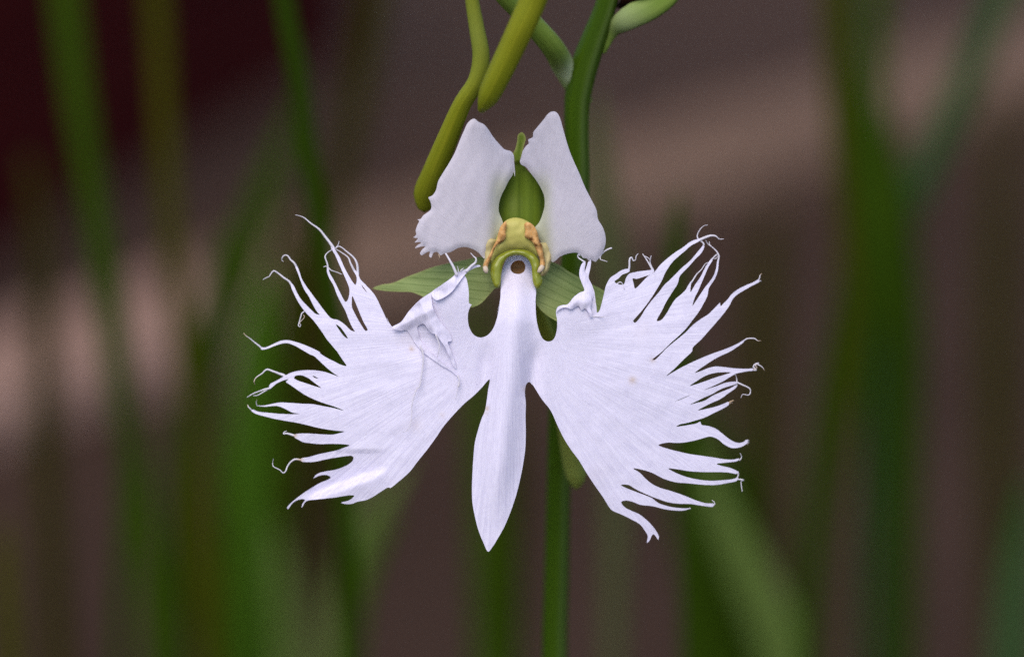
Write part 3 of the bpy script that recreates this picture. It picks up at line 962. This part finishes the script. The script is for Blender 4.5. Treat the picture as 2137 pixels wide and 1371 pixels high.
for ol, sx in ((LS_L, -1), (LS_R, 1)):
    dirn = math.atan2(.12, 1) if sx < 0 else math.atan2(.55, 1)

    def ls_uv(x, y, sx=sx, dirn=dirn):
        bx, by = 1080 + sx * 10, 540
        u = abs(x - bx)
        v = (y - by) - u * math.tan(dirn) * (-.0 if sx < 0 else 1)
        return (v / 80.0 * (1 + .002 * u), u / 300.0)
    sheet('lateral_sepal', ol, ls_h, SEPAL, plant, thick=6, step=3, grid=4, uvf=ls_uv,
          tintf=lambda x, y, d: .35 * (1 - sst(0, 5, d)) + .25 * math.exp(-((abs(x - 1080) - 50) / 40) ** 2))


# column: hood, anther sacs, auricles, stigma arch
def dome(h0, k, lim, amp=0.0, seed=0.0, lean=0.0, y0=540):
    def f(x, y, d):
        t = min(1, d / lim)
        return h0 + k * math.sqrt(max(0, 1 - (1 - t) ** 2)) + amp * nz(x, y, .06, seed) + lean * (y0 - y)
    return f


sheet('column_hood', T('z', (520, 200), (570, 160), (650, 140), (730, 150), (810, 185), (870, 230), (905, 330), (925, 450), (960, 560), (930, 600), (860, 555), (770, 520), (690, 515), (600, 525),
                       (500, 570), (420, 620), (380, 700), (350, 640), (390, 500), (430, 390), (470, 290)),
      dome(-20, 18, 40, 4, 2, .12), YELLOW, plant, thick=6, step=2.5, grid=3.5,
      tintf=lambda x, y, d: .55 * math.exp(-((abs(x - 1081) - 32) / 9) ** 2) * (1 - sst(470, 500, y)) + .12 * nz(x, y, .05, 3))
def sac_tint(x, y, d):
    q = nz(x, y, .10, 6.5) + .5 * nz(x, y, .25, 1.5)
    return max(0, min(1, (1.25 * math.exp(-((y - 505) / 14) ** 2) + .5 * math.exp(-((y - 540) / 14) ** 2)) * (q * 1.8 + .15)))


for ol, tipx, dx in ((T('z', (545, 185), (490, 235), (455, 325), (440, 400), (402, 470), (360, 560), (312, 640), (278, 700), (285, 760), (318, 772), (340, 690), (382, 600), (412, 520), (452, 462),
                        (502, 430), (545, 372), (542, 300), (556, 225)), (300, 745), 3),
                     (T('z', (790, 195), (850, 210), (902, 270), (932, 350), (945, 425), (978, 468), (988, 560), (1006, 640), (1012, 712), (975, 755), (952, 700), (953, 640), (932, 580), (897, 500), (865, 432),
                        (820, 400), (772, 365), (778, 290), (765, 225)), (985, 735), -9)):
    sheet('anther_sac', ol, dome(-1, 7, 8, 5, 4, .14), ORANGE, plant, thick=6, step=2.5, grid=2.6, tintf=sac_tint, uvf=lambda x, y: (x / 60, y / 60))
    (x, y), = T('z', tipx)
    tube('sticky_disc', [P(x, y - 3, 4), P(x + dx * .5, y + 4, 7), P(x + dx, y + 9, 6)], [5 * K, 5.6 * K, 3.2 * K], CREAM, plant, sides=9, seed=3.3)
for ol in (T('z', (440, 400), (370, 375), (310, 385), (265, 450), (255, 530), (285, 600), (280, 680), (270, 740), (310, 775), (345, 690), (390, 560), (425, 470)),
           T('z', (940, 440), (985, 430), (1040, 415), (1068, 470), (1095, 560), (1090, 630), (1075, 700), (1050, 780), (1010, 830), (960, 830), (990, 720), (985, 600), (960, 510))):
    sheet('auricle', ol, dome(-22, 14, 9, 7, 7), AURIC, plant, thick=5, step=2.5, grid=3, tintf=lambda x, y, d: max(0, .5 * nz(x, y, .12, 4)) * (1 - sst(1, 6, d)))
sheet('stigma_arch', T('z', (425, 970), (385, 900), (362, 800), (372, 700), (420, 620), (500, 560), (600, 525), (700, 515), (800, 528), (880, 570), (935, 640), (955, 720), (945, 800), (980, 850), (975, 920), (930, 985),
                       (890, 960), (868, 900), (858, 800), (850, 710), (800, 630), (720, 590), (640, 590), (560, 625), (512, 700), (495, 800), (485, 900), (465, 960)),
      dome(-14, 8, 10, 3, 3, -.05), STIGMA, plant, thick=8, step=2.5, grid=3,
      tintf=lambda x, y, d: .35 * (1 - sst(1, 5, d)))


# stem, pedicels, bracts and the spurs of the flower above
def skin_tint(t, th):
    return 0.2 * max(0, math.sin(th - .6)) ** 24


STEM_PX = [(1330, -330), (1300, -160), (1278, -40), (1262, 20), (1242, 75), (1216, 150), (1205, 205), (1203, 290), (1205, 370), (1196, 540), (1180, 700), (1170, 850), (1166, 1000), (1162, 1200), (1158, 1400)]
SY = 0.011
stem_w = [PY(x, y, SY) for x, y in STEM_PX]
e = stem_w[-1]
stem_w += [Vector((e.x + .002, SY + .001, .16)), Vector((e.x + .001, SY + .002, .08)), Vector((e.x, SY + .002, -.004))]
stem = tube('stem', stem_w, [x * K * 1.06 for x in (17, 19, 20, 21, 24, 27, 25, 23, 23, 24, 24, 24, 24, 25, 26, 30, 36, 42)], STEM, plant, sides=18, ridge=0.05, step=.0012, tint=skin_tint)
plant.location = (0, 0, 0)
# bract and pedicel leaving the stem towards the flower above
tube('pedicel', [PY(1222, 216, SY + .0008), PY(1202, 182, SY + .0006), PY(1178, 142, SY), PY(1150, 95, SY - .002), PY(1100, 38, SY - .003), PY(1046, -18, SY - .004), PY(1010, -90, SY - .005), PY(1020, -190, SY - .006), PY(1075, -260, SY - .008)],
     [x * K for x in (16, 22, 24, 23, 21, 20, 20, 22, 24)], BRACT, plant, sides=12, step=.0006, ridge=.04,
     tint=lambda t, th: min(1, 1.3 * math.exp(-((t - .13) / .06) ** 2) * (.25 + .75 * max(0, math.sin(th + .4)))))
tube('bract', [PY(1258, 110, SY), PY(1276, 66, SY), PY(1310, 40, SY - .001), PY(1355, 16, SY - .001), PY(1400, -15, SY), PY(1440, -70, SY + .001)],
     [x * K for x in (6, 15, 24, 27, 22, 6)], BRACT, plant, sides=12, flat=.5, step=.0005, ridge=.05, tint=lambda t, th: .4 * math.exp(-((t - .35) / .15) ** 2))
tube('withered_bud', [PY(1292, 14, SY + .001), PY(1320, -8, SY - .0005), PY(1352, -34, SY - .001), PY(1370, -80, SY)],
     [x * K for x in (6, 17, 20, 6)], leaf_mat('withered_brown', (0.045, 0.012, 0.01), (0.025, 0.008, 0.006)), plant, sides=10)
SPY = 0.003
tube('upper_spur', [PY(1075, -260, SPY), PY(1010, -190, SPY), PY(984, -90, SPY), PY(984, -10, SPY), PY(995, 60, SPY), PY(1004, 120, SPY), PY(994, 170, SPY), PY(966, 215, SPY + .0003), PY(936, 285, SPY + .001), PY(906, 360, SPY + .002),
                    PY(888, 410, SPY + .003), PY(886, 436, SPY + .003)],
     [x * K for x in (18, 16, 14, 14, 16, 18, 18, 19, 22, 25, 26, 15)], SPUR, plant, sides=14, step=.0005,
     tint=lambda t, th: .5 * max(0, 1 - abs(t - .45) / .2))
tube('upper_spur', [PY(1085, -270, -.001), PY(1150, -190, -.001), PY(1152, -100, -.0005), PY(1122, -20, 0), PY(1092, 50, 0), PY(1064, 110, .0003), PY(1040, 160, .0005), PY(1018, 205, .0008), PY(1003, 232, .001)],
     [x * K for x in (20, 24, 27, 27, 27, 26, 25, 21, 7)], SPUR, plant, sides=14, step=.0005, ridge=.05)
tube('ovary', [PY(1075, -255, SY - .006), PY(1085, -275, 0), PY(1080, -330, -.004)], [26 * K, 30 * K, 24 * K], SPUR, plant, sides=12)
# this flower's own pedicel, behind it
tube('pedicel', [P(1090, 520, -60), P(1100, 535, -120), PY(1120, 570, .0075), PY(1150, 640, .010), PY(1172, 760, SY)], [20 * K, 19 * K, 18 * K, 17 * K, 15 * K], BRACT, plant, sides=12)


# ------------------------------------------------------------------ grass around the orchid, out of focus
def grass_plant(label, Y, root_px, blades):
    """a tuft rooted in the soil; blades = (points in photo pixels on the plane y=Y+dy, widths in px at the flower, colour, dy)"""
    root = PY(root_px, 1371, Y)
    root = Vector((root.x, Y, 0))
    t = bpy.data.objects.new('grass_plant', None)
    COL.objects.link(t)
    tag(t, label, 'grass', 'grass plants behind the orchid')
    for i, (pts, w, col, dy) in enumerate(blades):
        ww = [PY(x, y, Y + dy) for x, y in pts]
        s0 = (Y + dy - CAM.y) / (0 - CAM.y)
        rad = list(np.interp(np.linspace(0, 1, len(pts)), np.linspace(0, 1, len(w)), w) * 0.5 * K * s0)
        e = ww[-1]
        off = Vector((random.uniform(-.004, .004), random.uniform(-.004, .004), 0))
        for f in (.55, .25, 0):
            q = root + off + (Vector((e.x, e.y, 0)) - root - off) * (f ** .8)
            ww.append(Vector((q.x, q.y, e.z * f - (.003 if f == 0 else 0))))
            rad.append(rad[-1] * (.9 if f else .7))
        if pts[0][1] < -20:      # runs on above the picture to its tip
            d = (ww[0] - ww[1]).normalized()
            for f in (.02, .045, .065):
                ww.insert(0, ww[0] + (d + Vector((0, 0, .2))).normalized() * .022)
                rad.insert(0, rad[0] * (.85 if f < .06 else .1))
        tube('blade', ww, rad, LEAF[col], t, flat=.22, sides=10, step=.004, up=Vector((.25 * math.sin(i * 2.1), -1, .1)).normalized(), ridge=.08)
    return t


grass_plant('slender stalk of bright green with a dim olive companion blade', .13, 330, [
    ([(132, -60), (150, 100), (175, 280), (205, 470), (228, 650), (250, 800), (290, 1000), (318, 1200), (335, 1400)], (60, 60, 54, 50, 46, 50, 56, 56), 'green', 0),
    ([(60, 330), (85, 480), (92, 640), (92, 800), (100, 1000), (112, 1200), (120, 1400)], (20, 44, 50, 50, 54), 'dim', .03),
    ([(190, 260), (215, 420), (240, 600), (256, 760), (268, 900), (262, 1100), (250, 1400)], (6, 30, 34, 34, 30), 'dark', -.02),
])
grass_plant('short yellow olive blade tip at the foot of the pale board', .09, 40, [
    ([(8, 1075), (14, 1160), (20, 1280), (26, 1400)], (6, 34, 42, 46), 'olive', 0),
])
grass_plant('olive stalk against the dark planter with a broad green leaf beside it', .13, 400, [
    ([(322, -60), (333, 80), (342, 240), (356, 450), (376, 640), (398, 800), (410, 1000), (425, 1200), (440, 1400)], (46, 46, 40, 40, 46, 52, 56, 56), 'olive', 0),
    ([(640, 170), (590, 310), (545, 440), (490, 590), (440, 720), (405, 850), (385, 1000), (380, 1200), (375, 1400)], (6, 44, 76, 84, 76, 66, 50, 46), 'green', .04),
    ([(470, 460), (450, 600), (415, 740), (385, 880), (370, 1050), (370, 1400)], (6, 34, 40, 40, 40), 'dark', .0),
])
grass_plant('thin dark green arching stalk rising behind the fringed lobe', .06, 760, [
    ([(584, -60), (600, 40), (622, 150), (640, 290), (660, 420), (684, 560), (704, 700), (715, 900), (725, 1150), (735, 1400)], (38, 42, 42, 44, 46), 'dark', 0),
    ([(790, -60), (770, 80), (745, 230), (715, 370), (690, 520), (680, 700), (690, 1000), (700, 1400)], (50, 50, 46, 40), 'dim', .12),
])
grass_plant('broad bright green leaves hanging below the fringed lobe', .14, 540, [
    ([(560, 560), (535, 700), (525, 850), (520, 1000), (515, 1150), (510, 1400)], (10, 60, 76, 86, 92, 96), 'bright', 0),
    ([(640, 420), (630, 560), (622, 720), (618, 900), (615, 1100), (600, 1400)], (20, 80, 96, 86, 76), 'dim', .06),
    ([(590, 480), (585, 640), (580, 820), (578, 1000), (580, 1400)], (8, 40, 50, 46), 'green', .04),
    ([(560, 1080), (590, 1200), (615, 1400)], (6, 56, 76), 'pale', .03),
    ([(455, 820), (462, 950), (470, 1100), (475, 1250), (478, 1400)], (6, 36, 44, 46), 'green', -.02),
])
grass_plant('pale green leaf curving down beneath the lip between wing and stem', .12, 720, [
    ([(850, 960), (800, 1040), (755, 1120), (722, 1230), (705, 1400)], (10, 40, 56, 56, 60), 'pale', .02),
    ([(985, 560), (995, 700), (1010, 900), (1022, 1050), (1030, 1200), (1035, 1400)], (10, 60, 74, 90, 96), 'green', .04),
    ([(830, 1060), (775, 1180), (745, 1290), (735, 1400)], (6, 30, 40, 44), 'green', 0),
    ([(1080, 820), (1075, 1000), (1072, 1200), (1070, 1400)], (10, 44, 54, 50), 'dim', .05),
])
grass_plant('grey green blade close beside the orchid stem', .12, 1260, [
    ([(1240, 190), (1248, 300), (1260, 420), (1275, 540), (1290, 700), (1290, 900), (1280, 1400)], (10, 50, 66, 74, 66, 40), 'grey', 0),
])
grass_plant('pointed dark green blade tip standing above the fringes', .075, 1440, [
    ([(1420, 392), (1414, 450), (1408, 530), (1410, 650), (1425, 850), (1440, 1100), (1450, 1400)], (3, 32, 44, 46, 50, 54), 'dark', 0),
    ([(1620, 430), (1600, 560), (1590, 800), (1590, 1100), (1600, 1400)], (14, 80, 100, 100), 'dim', .2),
])
grass_plant('tall thick clump of mid green stalks rising beyond the fringes', .14, 1770, [
    ([(1835, -60), (1828, 120), (1822, 280), (1832, 420), (1815, 580), (1775, 740), (1735, 930), (1705, 1150), (1690, 1400)], (50, 50, 56, 96, 96, 84, 70, 62), 'green', .02),
    ([(1735, -60), (1745, 120), (1758, 300), (1772, 480), (1762, 700), (1738, 900), (1715, 1100), (1700, 1400)], (44, 48, 44, 50, 44), 'olive', 0),
    ([(1770, -60), (1776, 140), (1785, 330), (1800, 520), (1812, 700)], (22, 26, 26, 20), 'dark', -.02),
    ([(1850, 230), (1868, 380), (1880, 520), (1888, 700), (1888, 900), (1886, 1150), (1880, 1400)], (12, 66, 84, 70, 64), 'dark', .02),
    ([(1765, 560), (1740, 720), (1722, 880), (1706, 1060), (1690, 1400)], (8, 36, 44, 44), 'dark', -.03),
])
grass_plant('blue green blade arching away from the tall clump', .17, 2000, [
    ([(2110, -60), (2050, 90), (1995, 220), (1935, 350), (1880, 470), (1840, 620), (1830, 900), (1830, 1400)], (56, 60, 60, 60, 46, 34), 'teal', 0),
    ([(2095, 180), (2088, 400), (2082, 650), (2085, 950), (2090, 1400)], (20, 60, 76, 70), 'dim', .1),
])
grass_plant('light green leaf leaning under the lowest fringe', .12, 1640, [
    ([(1440, 900), (1475, 1000), (1530, 1120), (1585, 1240), (1645, 1400)], (10, 50, 84, 104, 116), 'pale', .02),
    ([(1450, 760), (1475, 920), (1505, 1080), (1530, 1220), (1550, 1400)], (20, 90, 110, 100), 'dark', .04),
    ([(1400, 960), (1430, 1090), (1460, 1220), (1490, 1400)], (8, 46, 60, 66), 'green', .03),
    ([(1560, 860), (1560, 1000), (1570, 1150), (1590, 1400)], (8, 50, 60, 50), 'dark', .05),
])
grass_plant('blue green blade standing apart at the edge of the grass', .16, 2120, [
    ([(2150, 1000), (2135, 1120), (2122, 1250), (2112, 1400)], (14, 56, 80, 90), 'teal', 0),
])
